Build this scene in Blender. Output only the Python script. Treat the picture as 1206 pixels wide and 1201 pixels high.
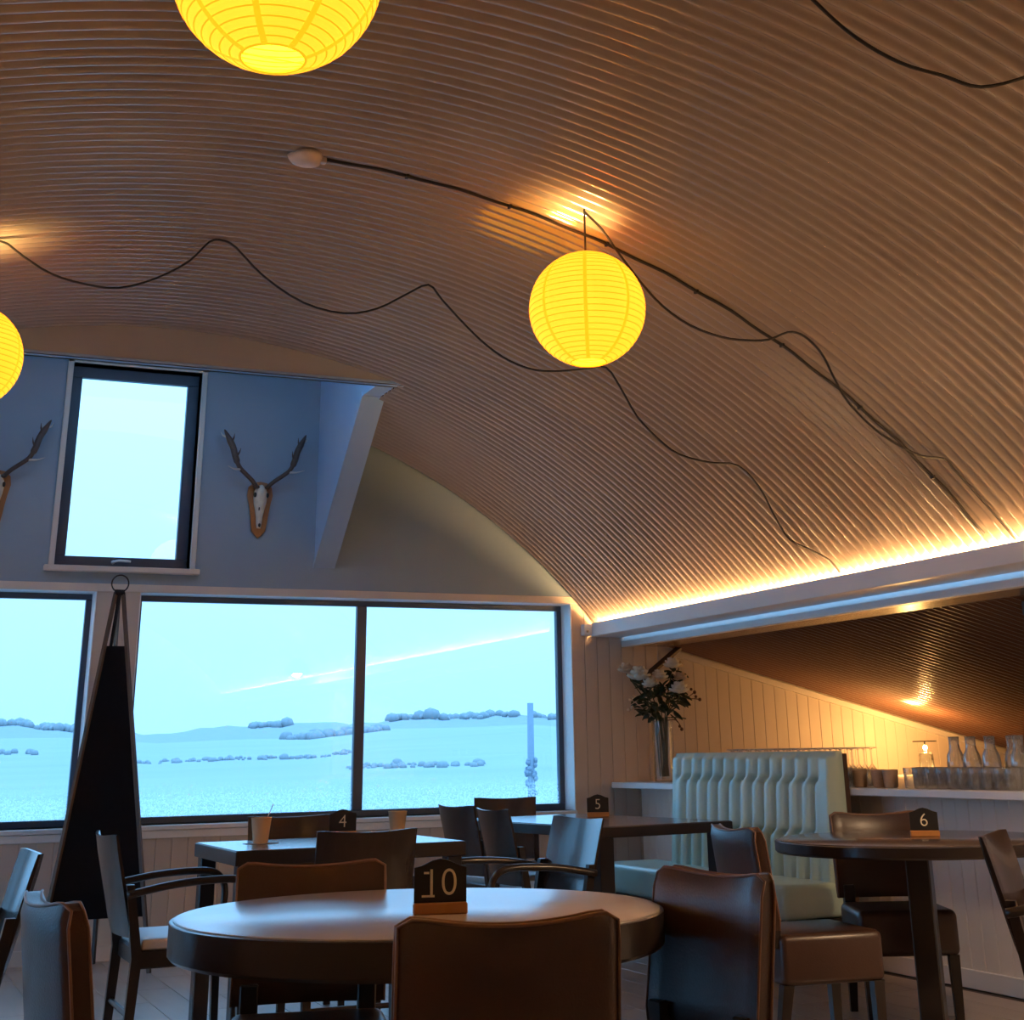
import bpy, bmesh, math, random
from mathutils import Vector, Matrix
random.seed(7)
PI = math.pi
for o in list(bpy.data.objects): bpy.data.objects.remove(o)
scene = bpy.context.scene
COL = scene.collection

# ------------------------------------------------------------------ camera
F, PX, PY = 1675.32, 633.652, 252.834
yaw, pit, rol = 0.426956, 0.360963, -0.0180012
fw = Vector((math.sin(yaw)*math.cos(pit), math.cos(yaw)*math.cos(pit), math.sin(pit)))
rt = Vector((math.cos(yaw), -math.sin(yaw), 0)); up = rt.cross(fw)
r2 = math.cos(rol)*rt + math.sin(rol)*up; u2 = -math.sin(rol)*rt + math.cos(rol)*up
cam_d = bpy.data.cameras.new('camera'); cam = bpy.data.objects.new('camera', cam_d); COL.objects.link(cam)
cam.matrix_world = Matrix(((r2.x, u2.x, -fw.x, 0), (r2.y, u2.y, -fw.y, 0), (r2.z, u2.z, -fw.z, 1.12), (0, 0, 0, 1)))
cam_d.sensor_fit = 'HORIZONTAL'; cam_d.sensor_width = 36; cam_d.lens = 36*F/1206
cam_d.shift_x = (603-PX)/1206; cam_d.shift_y = -(600.5-PY)/1206
cam_d.clip_start = .05; cam_d.clip_end = 3000
scene.camera = cam

# ------------------------------------------------------------------ sky and exposure
SKY = .95
w = bpy.data.worlds.new('overcast_sky'); scene.world = w; w.use_nodes = True
bg = w.node_tree.nodes['Background']; bg.inputs[0].default_value = (.32, .72, 1.25, 1)
# standard overcast sky: luminance rises evenly from the horizon to three times that at the zenith
wt = w.node_tree; wc = wt.nodes.new('ShaderNodeTexCoord'); wx = wt.nodes.new('ShaderNodeSeparateXYZ'); wt.links.new(wc.outputs['Generated'], wx.inputs[0])
wm = wt.nodes.new('ShaderNodeMath'); wm.operation = 'MAXIMUM'; wm.inputs[1].default_value = 0; wt.links.new(wx.outputs['Z'], wm.inputs[0])
wa = wt.nodes.new('ShaderNodeMath'); wa.operation = 'MULTIPLY_ADD'; wa.inputs[1].default_value = 2*SKY; wa.inputs[2].default_value = SKY; wt.links.new(wm.outputs[0], wa.inputs[0])
wt.links.new(wa.outputs[0], bg.inputs[1])
vs = scene.view_settings
vs.view_transform = 'Standard'; vs.look = 'None'; vs.gamma = 1; vs.exposure = 0.8; vs.use_curve_mapping = False

LED_STRENGTH = 220.0
LANTERN_STRENGTH = 1.15
BULB_WATT = 22.0
SHELF_LAMP_WATT = 20.0
FILL_PENDANT_WATT = 95.0

# ------------------------------------------------------------------ materials
def nodes(name):
    m = bpy.data.materials.new(name); m.use_nodes = True
    return m, m.node_tree, m.node_tree.nodes['Principled BSDF']
def mat(name, col, rough=.5, metal=0, spec=.5, var=.0, scale=8, bump=0, bscale=60, stretch=(1, 1, 1), coat=0, rnd=0, col2=None, coat_rough=.1):
    m, nt, b = nodes(name)
    b.inputs['Roughness'].default_value = rough; b.inputs['Metallic'].default_value = metal
    b.inputs['Specular IOR Level'].default_value = spec
    b.inputs['Coat Weight'].default_value = coat; b.inputs['Coat Roughness'].default_value = coat_rough
    tc = nt.nodes.new('ShaderNodeTexCoord'); mp = nt.nodes.new('ShaderNodeMapping')
    mp.inputs['Scale'].default_value = stretch; nt.links.new(tc.outputs['Object'], mp.inputs[0])
    no = nt.nodes.new('ShaderNodeTexNoise'); no.inputs['Scale'].default_value = scale; no.inputs['Detail'].default_value = 5
    nt.links.new(mp.outputs[0], no.inputs['Vector'])
    mx = nt.nodes.new('ShaderNodeMix'); mx.data_type = 'RGBA'
    c2 = col2 if col2 else tuple(c*(1-var) for c in col)
    mx.inputs[6].default_value = (*col, 1); mx.inputs[7].default_value = (*c2, 1)
    nt.links.new(no.outputs['Fac'], mx.inputs[0])
    src = mx.outputs[2]
    if rnd:
        oi = nt.nodes.new('ShaderNodeObjectInfo'); hs = nt.nodes.new('ShaderNodeHueSaturation')
        ma = nt.nodes.new('ShaderNodeMath'); ma.operation = 'MULTIPLY_ADD'; ma.inputs[1].default_value = rnd; ma.inputs[2].default_value = 1-rnd/2
        nt.links.new(oi.outputs['Random'], ma.inputs[0]); nt.links.new(ma.outputs[0], hs.inputs['Value']); nt.links.new(src, hs.inputs['Color'])
        src = hs.outputs[0]
    nt.links.new(src, b.inputs['Base Color'])
    if bump:
        n2 = nt.nodes.new('ShaderNodeTexNoise'); n2.inputs['Scale'].default_value = bscale; n2.inputs['Detail'].default_value = 4
        nt.links.new(mp.outputs[0], n2.inputs['Vector'])
        bp = nt.nodes.new('ShaderNodeBump'); bp.inputs['Strength'].default_value = bump; bp.inputs['Distance'].default_value = .01
        nt.links.new(n2.outputs['Fac'], bp.inputs['Height']); nt.links.new(bp.outputs[0], b.inputs['Normal'])
    return m
def emis(name, col, s, base=None):
    m, nt, b = nodes(name)
    b.inputs['Base Color'].default_value = (*(base or col), 1); b.inputs['Roughness'].default_value = .8
    b.inputs['Emission Color'].default_value = (*col, 1); b.inputs['Emission Strength'].default_value = s
    return m
def glassy(name, tint=(1, 1, 1), refl=.08, rough=.02):
    m = bpy.data.materials.new(name); m.use_nodes = True; nt = m.node_tree; nt.nodes.clear()
    out = nt.nodes.new('ShaderNodeOutputMaterial'); tr = nt.nodes.new('ShaderNodeBsdfTransparent'); tr.inputs[0].default_value = (*tint, 1)
    gl = nt.nodes.new('ShaderNodeBsdfGlossy'); gl.inputs['Roughness'].default_value = rough
    fr = nt.nodes.new('ShaderNodeLayerWeight'); fr.inputs[0].default_value = .25
    ma = nt.nodes.new('ShaderNodeMath'); ma.operation = 'MULTIPLY_ADD'; ma.inputs[1].default_value = .6; ma.inputs[2].default_value = refl
    nt.links.new(fr.outputs['Fresnel'], ma.inputs[0])
    mx = nt.nodes.new('ShaderNodeMixShader'); nt.links.new(ma.outputs[0], mx.inputs[0]); nt.links.new(tr.outputs[0], mx.inputs[1]); nt.links.new(gl.outputs[0], mx.inputs[2])
    nt.links.new(mx.outputs[0], out.inputs[0])
    return m, nt, mx, out
def clear_mat():
    m, nt, mx, out = glassy('clear_glass', (.97, .98, .98), .07, .03)
    tl = nt.nodes.new('ShaderNodeBsdfTranslucent'); tl.inputs[0].default_value = (.9, .9, .9, 1)
    df = nt.nodes.new('ShaderNodeBsdfDiffuse'); df.inputs[0].default_value = (.85, .85, .85, 1)
    a1 = nt.nodes.new('ShaderNodeMixShader'); a1.inputs[0].default_value = .5; nt.links.new(tl.outputs[0], a1.inputs[1]); nt.links.new(df.outputs[0], a1.inputs[2])
    a2 = nt.nodes.new('ShaderNodeMixShader'); a2.inputs[0].default_value = .1; nt.links.new(mx.outputs[0], a2.inputs[1]); nt.links.new(a1.outputs[0], a2.inputs[2])
    nt.links.new(a2.outputs[0], out.inputs[0]); return m
def pane_mat():
    m, nt, mx, out = glassy('window_glass', (.97, 1, 1), .03, .005)
    tc = nt.nodes.new('ShaderNodeTexCoord'); sp = nt.nodes.new('ShaderNodeSeparateXYZ'); nt.links.new(tc.outputs['Object'], sp.inputs[0])
    mr = nt.nodes.new('ShaderNodeMapRange'); mr.inputs['From Min'].default_value = .98; mr.inputs['From Max'].default_value = .76
    mr.inputs['To Min'].default_value = 0; mr.inputs['To Max'].default_value = .85; nt.links.new(sp.outputs['Z'], mr.inputs['Value'])
    no = nt.nodes.new('ShaderNodeTexNoise'); no.inputs['Scale'].default_value = 75; no.inputs['Detail'].default_value = 3; nt.links.new(tc.outputs['Object'], no.inputs['Vector'])
    gt = nt.nodes.new('ShaderNodeMapRange'); gt.inputs['From Min'].default_value = .42; gt.inputs['From Max'].default_value = .6; nt.links.new(no.outputs['Fac'], gt.inputs['Value'])
    mu = nt.nodes.new('ShaderNodeMath'); mu.operation = 'MULTIPLY'; nt.links.new(mr.outputs[0], mu.inputs[0]); nt.links.new(gt.outputs[0], mu.inputs[1])
    tl = nt.nodes.new('ShaderNodeBsdfTranslucent'); tl.inputs[0].default_value = (.8, .9, .95, 1)
    df = nt.nodes.new('ShaderNodeBsdfRefraction'); df.inputs['IOR'].default_value = 1.1; df.inputs['Roughness'].default_value = .15
    m2 = nt.nodes.new('ShaderNodeMixShader'); nt.links.new(mu.outputs[0], m2.inputs[0]); nt.links.new(mx.outputs[0], m2.inputs[1]); nt.links.new(tl.outputs[0], m2.inputs[2])
    nt.links.new(m2.outputs[0], out.inputs[0])
    return m
M = {}
M['tin'] = mat('painted_corrugated_tin', (.33, .265, .215), .2, 0, .7, .08, 3, coat=1, coat_rough=.07)
M['tin'].node_tree.nodes['Principled BSDF'].inputs['Coat IOR'].default_value = 2.2
M['tin_side'] = mat('brown_corrugated_tin', (.16, .075, .048), .25, .2, .5, .2, 4)
M['wall_grey'] = mat('slate_grey_wall_paint', (.25, .33, .40), .75, 0, .3, .06, 5, .05, 200)
M['header'] = mat('warm_grey_header_paint', (.40, .385, .36), .75, 0, .3, .06, 5)
M['cheek'] = mat('pale_blue_grey_paint', (.33, .46, .63), .6, 0, .3, .05, 5)
M['board'] = mat('beige_painted_board', (.60, .50, .42), .55, 0, .4, .08, 6, .06, 40, (1, 1, .1), rnd=.06)
M['white_board'] = mat('cream_painted_board', (.88, .82, .75), .5, 0, .4, .08, 6, .06, 40, (1, 1, .1), rnd=.06)
M['white'] = mat('white_gloss_paint', (.86, .84, .83), .4, 0, .5, .05, 6)
M['trim'] = mat('cream_trim_paint', (.66, .58, .51), .5, 0, .4, .06, 6)
M['frame'] = mat('dark_blue_grey_window_frame', (.05, .075, .115), .4, 0, .5, .15, 10)
M['glass'] = pane_mat()
M['door_glass'] = glassy('door_glass', (.97, 1, 1), .03, .005)[0]
M['plank'] = mat('grey_oak_vinyl_plank', (.46, .38, .33), .30, 0, .8, 0, 3, .06, 30, (6, .6, 1), rnd=.25, col2=(.30, .24, .20))
M['floor'] = mat('dark_floor_joint', (.08, .06, .05), .7)
M['wood_dark'] = mat('black_stained_wood', (.022, .015, .013), .28, 0, .5, .3, 10, .03, 60, (6, 1, 1), coat=.25)
M['wood_espresso'] = mat('espresso_plywood', (.035, .022, .018), .25, 0, .5, .3, 8, .03, 60, (8, 8, 1), coat=.3)
M['top_dark'] = mat('dark_walnut_table_top', (.12, .09, .08), .22, 0, .5, .3, 5, .02, 40, (8, 1, 1), coat=.5, coat_rough=.15)
M['top_oak'] = mat('pale_oak_table_top', (.62, .58, .54), .3, 0, .9, .12, 5, .02, 40, (1, 8, 1), coat=1, coat_rough=.25)
M['top_oak'].node_tree.nodes['Principled BSDF'].inputs['Coat IOR'].default_value = 2.3
M['leather'] = mat('brown_leather', (.062, .030, .020), .34, 0, .5, .3, 12, .12, 180, coat=.15, coat_rough=.25)
M['piping'] = mat('light_brown_piping', (.22, .12, .075), .35, 0, .5, .2, 20)
M['seat_pad'] = mat('pale_grey_leatherette', (.50, .50, .50), .35, 0, .5, .1, 12, .05, 120)
M['mint'] = mat('mint_green_leather', (.50, .66, .58), .36, 0, .5, .1, 6, .05, 150, coat=.2, coat_rough=.2)
M['black_cloth'] = mat('black_canvas', (.012, .013, .018), .8, 0, .2, .3, 30, .1, 300)
M['strip_wood'] = mat('thin_brown_batten', (.10, .06, .04), .5, 0, .4, .3, 15)
M['iron'] = mat('dark_iron', (.03, .03, .035), .4, .8, .5)
M['cable'] = mat('black_cable', (.02, .016, .014), .6, 0, .3)
M['bone'] = mat('bleached_bone', (.68, .62, .50), .6, 0, .3, .35, 30, .1, 60)
M['antler'] = mat('brown_antler', (.10, .065, .05), .5, 0, .4, .5, 14, .15, 60)
M['antler_tip'] = mat('pale_antler_tip', (.55, .52, .47), .5, 0, .4, .3, 20)
M['shield'] = mat('varnished_oak_shield', (.36, .15, .045), .35, 0, .5, .4, 8, 0, 30, (8, 1, 1), coat=.3)
M['dark'] = mat('dark_hollow', (.015, .012, .01), .8)
M['plaque'] = mat('black_chalk_plaque', (.012, .011, .012), .5, 0, .4)
M['sign_wood'] = mat('orange_pine_sign_base', (.52, .24, .075), .4, 0, .4, .25, 20, 0, 30, (1, 8, 1))
M['cream_ink'] = mat('cream_lettering', (.75, .68, .52), .6)
M['paper_cup'] = mat('tan_paper_cup', (.62, .42, .25), .6, 0, .3, .08, 20)
M['napkin'] = mat('grey_doily', (.28, .28, .30), .8, 0, .2, .4, 60)
M['stick'] = mat('birch_stirrer', (.72, .58, .42), .6)
M['clear'] = clear_mat()
M['ceramic'] = mat('tan_stoneware', (.46, .32, .22), .45, 0, .4, .15, 20)
M['leaf'] = mat('dark_green_leaf', (.035, .06, .035), .5, 0, .4, .4, 12, rnd=.5)
M['stem'] = mat('green_stem', (.06, .07, .035), .6)
M['petal'] = mat('cream_petal', (.78, .72, .60), .6, 0, .3, .1, 12)
M['petal_warm'] = mat('buff_petal', (.58, .44, .32), .6, 0, .3, .15, 12)
M['twig'] = mat('brown_twig', (.13, .06, .04), .6)
M['raw_wood'] = mat('varnished_soffit_board', (.36, .22, .13), .25, 0, .5, .4, 5, .1, 12, (1, .4, 1), coat=.4)
M['dark_beam'] = mat('dark_brown_timber', (.10, .055, .035), .5, 0, .4, .3, 8, .1, 20, (1, 1, 1))
M['led'] = emis('warm_led_rope', (1, .56, .22), LED_STRENGTH)
M['rose'] = mat('aged_cream_plastic', (.70, .58, .46), .5, 0, .4, .3, 30)
M['haze_field'] = mat('haze_tinted_field', (.30, .345, .35), .95, 0, .1, 0, .035, col2=(.22, .27, .29), stretch=(.35, 1.6, 1))  # distance haze is put into the pale field colour
M['haze_tree'] = mat('haze_tinted_hedge', (.255, .30, .325), .95, 0, .1, .2, .2)  # pale blue-grey base carries the haze over hedges and hills
M['scrub'] = mat('pale_grey_reeds', (.28, .28, .29), .9, 0, .1, .4, 3)  # pale grey, mixed with a darker grey by noise
M['pole'] = mat('weathered_post', (.20, .25, .31), .9, 0, .1)
M['vase_glass'] = glassy('vase_glass', (.95, .97, .96), .05, .02)[0]
M['bulb'] = emis('warm_bulb', (1, .72, .3), 25)

def lantern_mat():
    m, nt, b = nodes('lit_yellow_paper')
    tc = nt.nodes.new('ShaderNodeTexCoord'); no = nt.nodes.new('ShaderNodeTexNoise'); no.inputs['Scale'].default_value = 5
    nt.links.new(tc.outputs['Object'], no.inputs['Vector'])
    mx = nt.nodes.new('ShaderNodeMix'); mx.data_type = 'RGBA'; mx.inputs[6].default_value = (1.0, .37, .014, 1); mx.inputs[7].default_value = (1.0, .43, .024, 1)
    nt.links.new(no.outputs['Fac'], mx.inputs[0]); nt.links.new(mx.outputs[2], b.inputs['Emission Color']); nt.links.new(mx.outputs[2], b.inputs['Base Color'])
    b.inputs['Emission Strength'].default_value = LANTERN_STRENGTH; b.inputs['Roughness'].default_value = .9
    return m
M['lantern'] = lantern_mat()
M['lantern_rib'] = emis('lantern_wire_rib', (1, .34, .006), .78)
M['lantern_band'] = emis('lantern_paper_seam', (1, .34, .006), 1.0)

# ------------------------------------------------------------------ builders
def link(o, parent=None):
    COL.objects.link(o)
    if parent: o.parent = parent
    return o
def mesh_obj(name, me, m=None, parent=None):
    if m and not me.materials: me.materials.append(M[m] if isinstance(m, str) else m)
    return link(bpy.data.objects.new(name, me), parent)
def obj(name, bm, m, parent=None, smooth=False, angle=None):
    bmesh.ops.recalc_face_normals(bm, faces=bm.faces)
    me = bpy.data.meshes.new(name); bm.to_mesh(me); bm.free()
    if smooth or angle:
        me.polygons.foreach_set('use_smooth', [True]*len(me.polygons))
        if angle: me.set_sharp_from_angle(angle=math.radians(angle))
    return mesh_obj(name, me, m, parent)
def tag(o, label, cat, group=None):
    o['label'] = label; o['category'] = cat
    if group: o['group'] = group
    return o
def thing(name, label, cat, loc=(0, 0, 0), rz=0, group=None):
    o = link(bpy.data.objects.new(name, None)); o.location = loc; o.rotation_euler = (0, 0, rz); o.empty_display_size = .1
    return tag(o, label, cat, group)
def struct(o, label=None):
    o['kind'] = 'structure'
    if label: o['label'] = label
    return o
def B(): return bmesh.new()
def box(bm, x0, x1, y0, y1, z0, z1, bev=0, seg=2):
    t = bmesh.new()
    bmesh.ops.create_cube(t, size=1)
    for v in t.verts: v.co = Vector(((x0+x1)/2+v.co.x*(x1-x0), (y0+y1)/2+v.co.y*(y1-y0), (z0+z1)/2+v.co.z*(z1-z0)))
    if bev: bmesh.ops.bevel(t, geom=t.edges[:], offset=bev, segments=seg, affect='EDGES', profile=.5)
    return merge(bm, t)
def merge(bm, t, mtx=None):
    if mtx: bmesh.ops.transform(t, matrix=mtx, verts=t.verts)
    me = bpy.data.meshes.new('tmp'); t.to_mesh(me); t.free(); bm.from_mesh(me); bpy.data.meshes.remove(me)
    return bm
def prism(bm, pts, axis, a, b):
    # polygon pts (2-D) extruded along axis between a and b
    def P(p, t): return {'x': (t, p[0], p[1]), 'y': (p[0], t, p[1]), 'z': (p[0], p[1], t)}[axis]
    A = [bm.verts.new(P(p, a)) for p in pts]; C = [bm.verts.new(P(p, b)) for p in pts]
    bm.faces.new(A); bm.faces.new(C[::-1]); n = len(pts)
    for i in range(n): bm.faces.new((A[i], C[i], C[(i+1) % n], A[(i+1) % n]))
    return bm
def tube(bm, pts, rad, seg=8, cap=True, flat=1.0):
    pts = [Vector(p) for p in pts]; n = len(pts)
    rs = rad if isinstance(rad, (list, tuple)) else [rad]*n
    prev = None; rings = []
    for i, p in enumerate(pts):
        t = (pts[min(i+1, n-1)]-pts[max(i-1, 0)]).normalized()
        if prev is None:
            a = Vector((0, 0, 1)) if abs(t.z) < .9 else Vector((1, 0, 0))
            prev = t.cross(a).normalized()
        nrm = (prev-t*prev.dot(t)).normalized(); prev = nrm; bn = t.cross(nrm)
        rings.append([bm.verts.new(p+(nrm*math.cos(2*PI*k/seg)+bn*math.sin(2*PI*k/seg)*flat)*rs[i]) for k in range(seg)])
    for i in range(n-1):
        for k in range(seg): bm.faces.new((rings[i][k], rings[i][(k+1) % seg], rings[i+1][(k+1) % seg], rings[i+1][k]))
    if cap: bm.faces.new(rings[0][::-1]); bm.faces.new(rings[-1])
    return bm
def spline(pts, n=8):
    pts = [Vector(p) for p in pts]; out = []
    for i in range(len(pts)-1):
        p0, p1, p2, p3 = pts[max(i-1, 0)], pts[i], pts[i+1], pts[min(i+2, len(pts)-1)]
        for k in range(n):
            t = k/n; out.append(.5*((2*p1)+(p2-p0)*t+(2*p0-5*p1+4*p2-p3)*t*t+(3*p1-p0-3*p2+p3)*t**3))
    return out+[pts[-1]]
def lathe(bm, prof, seg=24, c=(0, 0, 0)):
    rings = []
    for r, z in prof:
        if r < 1e-6: rings.append([bm.verts.new((c[0], c[1], c[2]+z))])
        else: rings.append([bm.verts.new((c[0]+r*math.cos(2*PI*k/seg), c[1]+r*math.sin(2*PI*k/seg), c[2]+z)) for k in range(seg)])
    for a, b in zip(rings, rings[1:]):
        for k in range(seg):
            if len(a) == 1 and len(b) == 1: continue
            if len(a) == 1: bm.faces.new((a[0], b[k], b[(k+1) % seg]))
            elif len(b) == 1: bm.faces.new((a[k], a[(k+1) % seg], b[0]))
            else: bm.faces.new((a[k], a[(k+1) % seg], b[(k+1) % seg], b[k]))
    return bm
def ball(bm, c, r, sc=(1, 1, 1), u=10, v=7):
    t = bmesh.new(); bmesh.ops.create_uvsphere(t, u_segments=u, v_segments=v, radius=r)
    for x in t.verts: x.co = Vector((c[0]+x.co.x*sc[0], c[1]+x.co.y*sc[1], c[2]+x.co.z*sc[2]))
    return merge(bm, t)
def kids(o): return [c for c in bpy.data.objects if c.parent == o]
def copy_tree(o, parent=None):
    c = o.copy(); COL.objects.link(c); c.parent = parent
    for ch in kids(o): copy_tree(ch, c)
    return c
def text_mesh(body, size, depth=.0008):
    cu = bpy.data.curves.new('t', 'FONT'); cu.body = body; cu.size = size; cu.extrude = depth; cu.align_x = 'CENTER'; cu.align_y = 'CENTER'; cu.offset = -size*.012
    t = bpy.data.objects.new('t', cu); COL.objects.link(t)
    dg = bpy.context.evaluated_depsgraph_get(); me = bpy.data.meshes.new_from_object(t.evaluated_get(dg))
    bpy.data.objects.remove(t); bpy.data.curves.remove(cu); me.materials.clear()
    return me

# ------------------------------------------------------------------ room dimensions
D = 9.717                                   # inner face of the gable wall
X0, ZC, RV = 1.4, -1.1163, 4.6265           # vault axis and radius
YB = -2.2                                   # wall behind the camera
HEAD_Y, HEAD_Z = 8.296, 3.300               # dormer header
CH0, CH1 = 2.688, 2.828                     # right dormer cheek
XL = -2.05; XR = 5.14
def vz(x): return ZC+math.sqrt(max(RV*RV-(x-X0)**2, 0))
def slope_z(x): return 1.83-.2432*(x-5.46)

# ---- floor with planks
bm = B(); box(bm, XL-.2, XR+.1, YB, D+.25, -.12, -.006)
floor = struct(obj('floor', bm, 'floor'), 'grey-brown wood plank floor')
bm = B(); box(bm, -.0885, .0885, -.605, .605, -.01, 0, .0015, 1); pm = None
first = obj('plank', bm, 'plank', floor)
n = 0
for i in range(32):
    x = -.42+i*.18
    if x > XR-.05: break
    off = (i*.43) % 1.22
    for j in range(8):
        y = 2.6+off+j*1.215-.7
        if y-.6 > D: continue
        o = first if n == 0 else link(bpy.data.objects.new('plank', first.data), floor)
        o.location = (x, y, 0); n += 1
bm = B(); box(bm, XL-.2, -.51, YB, D+.2, -.006, 0); box(bm, -.51, XR+.05, YB, 1.9, -.006, 0)
obj('floor_covering', bm, 'plank', floor)

# ---- vault of corrugated sheets
PITCH = .0711; AMP = .015
ceiling = struct(thing('ceiling', 'arched ceiling of painted corrugated tin', 'ceiling')); del ceiling['category']
def vault_sheet_mesh(a0, a1, waves, R, phase=0, per=12):
    na = max(3, int(abs(a1-a0)/2.0)); bm = B(); rows = []
    for i in range(na+1):
        a = math.radians(a0+(a1-a0)*i/na); row = []
        for j in range(int(waves*per)+1):
            y = j*PITCH/per; r = R+AMP*math.cos(2*PI*(y/PITCH+phase))
            row.append(bm.verts.new((r*math.cos(a), y, r*math.sin(a))))
        rows.append(row)
    for i in range(na):
        for j in range(len(rows[0])-1): bm.faces.new((rows[i][j], rows[i][j+1], rows[i+1][j+1], rows[i+1][j]))
    me = bpy.data.meshes.new('corrugated_sheet'); bm.to_mesh(me); bm.free()
    me.polygons.foreach_set('use_smooth', [True]*len(me.polygons)); me.materials.append(M['tin'])
    return me
WV = 10; LEN = WV*PITCH
me_r = vault_sheet_mesh(41.15, 80.6, WV, RV); me_c = vault_sheet_mesh(80.2, 118.2, WV, RV-.004, .12); me_l = vault_sheet_mesh(117.8, 138.85, WV, RV)
y = HEAD_Y-LEN; k = 0
while y > YB-LEN:
    for me in (me_r, me_c, me_l):
        o = link(bpy.data.objects.new('corrugated_sheet', me), ceiling); o.location = (X0, y, ZC)
    y -= LEN
me_r2 = vault_sheet_mesh(41.15, 72.4, WV, RV); me_l2 = vault_sheet_mesh(107.6, 138.85, WV, RV)
for y in (HEAD_Y, HEAD_Y+LEN):
    for me in (me_r2, me_l2):
        o = link(bpy.data.objects.new('corrugated_sheet', me), ceiling); o.location = (X0, y, ZC)

# ---- gable wall (upper painted part with the small window opening)
ZT = 2.135                                   # head of the long windows
bm = B()
WX0, WX1, WZ0, WZ1 = .985, 1.842, 2.285, 3.615
for (a, b, c, d) in ((XL-.1, WX0, ZT+.04, 3.95), (WX1, 5.0, ZT+.04, 3.95), (WX0, WX1, ZT+.04, WZ0), (WX0, WX1, WZ1, 3.95)):
    box(bm, a, b, D, D+.22, c, d)
wall_end = struct(obj('wall_end', bm, 'wall_grey'), 'slate blue-grey upper gable wall')
# lower backing with boards
WIN_L = (-1.75, 1.268); WIN_R = (1.54, 4.63); ZS = .735
bm = B()
box(bm, XL-.1, 9.4, D+.012, D+.22, 0, ZS); box(bm, WIN_L[1], WIN_R[0], D+.012, D+.22, ZS, ZT+.04); box(bm, WIN_R[1], 9.4, D+.012, D+.22, ZS, 2.5)
box(bm, XL-.1, WIN_L[0], D+.012, D+.22, ZS, ZT+.04); box(bm, XL-.1, WIN_R[1], D+.012, D+.22, ZT, ZT+.04)
lower = struct(obj('wall_end_lower', bm, 'board'), 'beige boarded wall below and beside the long windows')
def board_mesh(wd, matn):
    bm = B(); t = .012; g = .0008; c = .0025
    prism(bm, [(-wd/2+g, t), (-wd/2+g, c), (-wd/2+g+c, 0), (wd/2-g-c, 0), (wd/2-g, c), (wd/2-g, t)], 'z', 0, 1)
    bmesh.ops.recalc_face_normals(bm, faces=bm.faces)
    me = bpy.data.meshes.new('panel_board'); bm.to_mesh(me); bm.free(); me.materials.append(M[matn]); return me
bmE = board_mesh(.1, 'board')
def board(parent, me, x, y, z0, z1, rz=0, wscale=1):
    o = link(bpy.data.objects.new('panel_board', me), parent); o.location = (x, y, z0); o.scale = (wscale, 1, z1-z0); o.rotation_euler = (0, 0, rz); return o
x = XL
while x < WIN_R[1]-.04:
    board(lower, bmE, x+.05, D, 0, ZS); x += .1
wp = (WIN_R[0]-WIN_L[1])/3
for i in range(3): board(lower, bmE, WIN_L[1]+wp*(i+.5), D, ZS, ZT, 0, wp/.1)
x = WIN_R[1]
while x < 8.6:
    top = 1.95 if x < 5.3 else slope_z(x+.05)+.02
    if x < 4.9: top = min(vz(x)+.02, 2.19)
    board(lower, bmE, x+.05, D, 0, top); x += .1
# head trim under the grey wall
bm = B(); box(bm, XL, 4.76, D-.008, D+.0, ZT-.004, ZT+.045, .002, 1)
struct(obj('trim_1', bm, 'trim'), 'beige strip above the long windows')
# window boards
for nme, (a, b), idx in (('trim_2', WIN_L, 0), ('trim_3', (WIN_R[0]-.0, WIN_R[1]), 1)):
    bm = B(); box(bm, a, b, D-.03, D+.17, ZS-.028, ZS, .004, 1); box(bm, a, b, D-.012, D, ZS-.075, ZS-.03, .003, 1)
    struct(obj(nme, bm, 'white'), 'white window board')
# white reveals
bm = B()
for (a, b) in (WIN_L, WIN_R):
    box(bm, a, a+.006, D-.001, D+.2, ZS, ZT); box(bm, b-.006, b, D-.001, D+.2, ZS, ZT); box(bm, a, b, D-.001, D+.2, ZT-.006, ZT)
struct(obj('trim_4', bm, 'white'), 'white window reveals')

def window(name, x0, x1, z0, z1, y, mull, fwid, label):
    bm = B(); d = .05
    box(bm, x0, x1, y, y+d, z0, z0+fwid, .004, 1); box(bm, x0, x1, y, y+d, z1-fwid, z1, .004, 1)
    for a in (x0, x1-fwid): box(bm, a, a+fwid, y, y+d, z0+fwid, z1-fwid, .004, 1)
    for mx in mull: box(bm, mx-.035, mx+.035, y+.002, y+d-.002, z0+fwid, z1-fwid, .004, 1)
    o = struct(obj(name, bm, 'frame'), label)
    xs = [x0+fwid]+[v for mx in mull for v in (mx-.033, mx+.033)]+[x1-fwid]
    for i in range(0, len(xs), 2):
        bm = B(); box(bm, xs[i], xs[i+1], y+.022, y+.028, z0+fwid, z1-fwid); obj('pane', bm, 'glass', o)
    return o
window('window_1', WIN_L[0], WIN_L[1], ZS, ZT, D+.165, [-.25], .042, 'long dark-framed window left of the black tripod screen')
window('window_2', WIN_R[0], WIN_R[1], ZS, ZT, D+.165, [3.092], .042, 'wide two-pane dark-framed window looking over haze-tinted fields')
w3 = window('window_3', WX0, WX1, WZ0, WZ1, D+.09, [], .075, 'tall dark-framed upper window in the dormer')
bm = B(); tube(bm, [(1.36, D+.085, 2.325), (1.36, D+.06, 2.325)], .012); tube(bm, spline([(1.36, D+.055, 2.325), (1.40, D+.052, 2.333), (1.47, D+.055, 2.330)], 4), [.008]*9)
obj('handle', bm, 'white', w3, True)
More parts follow.
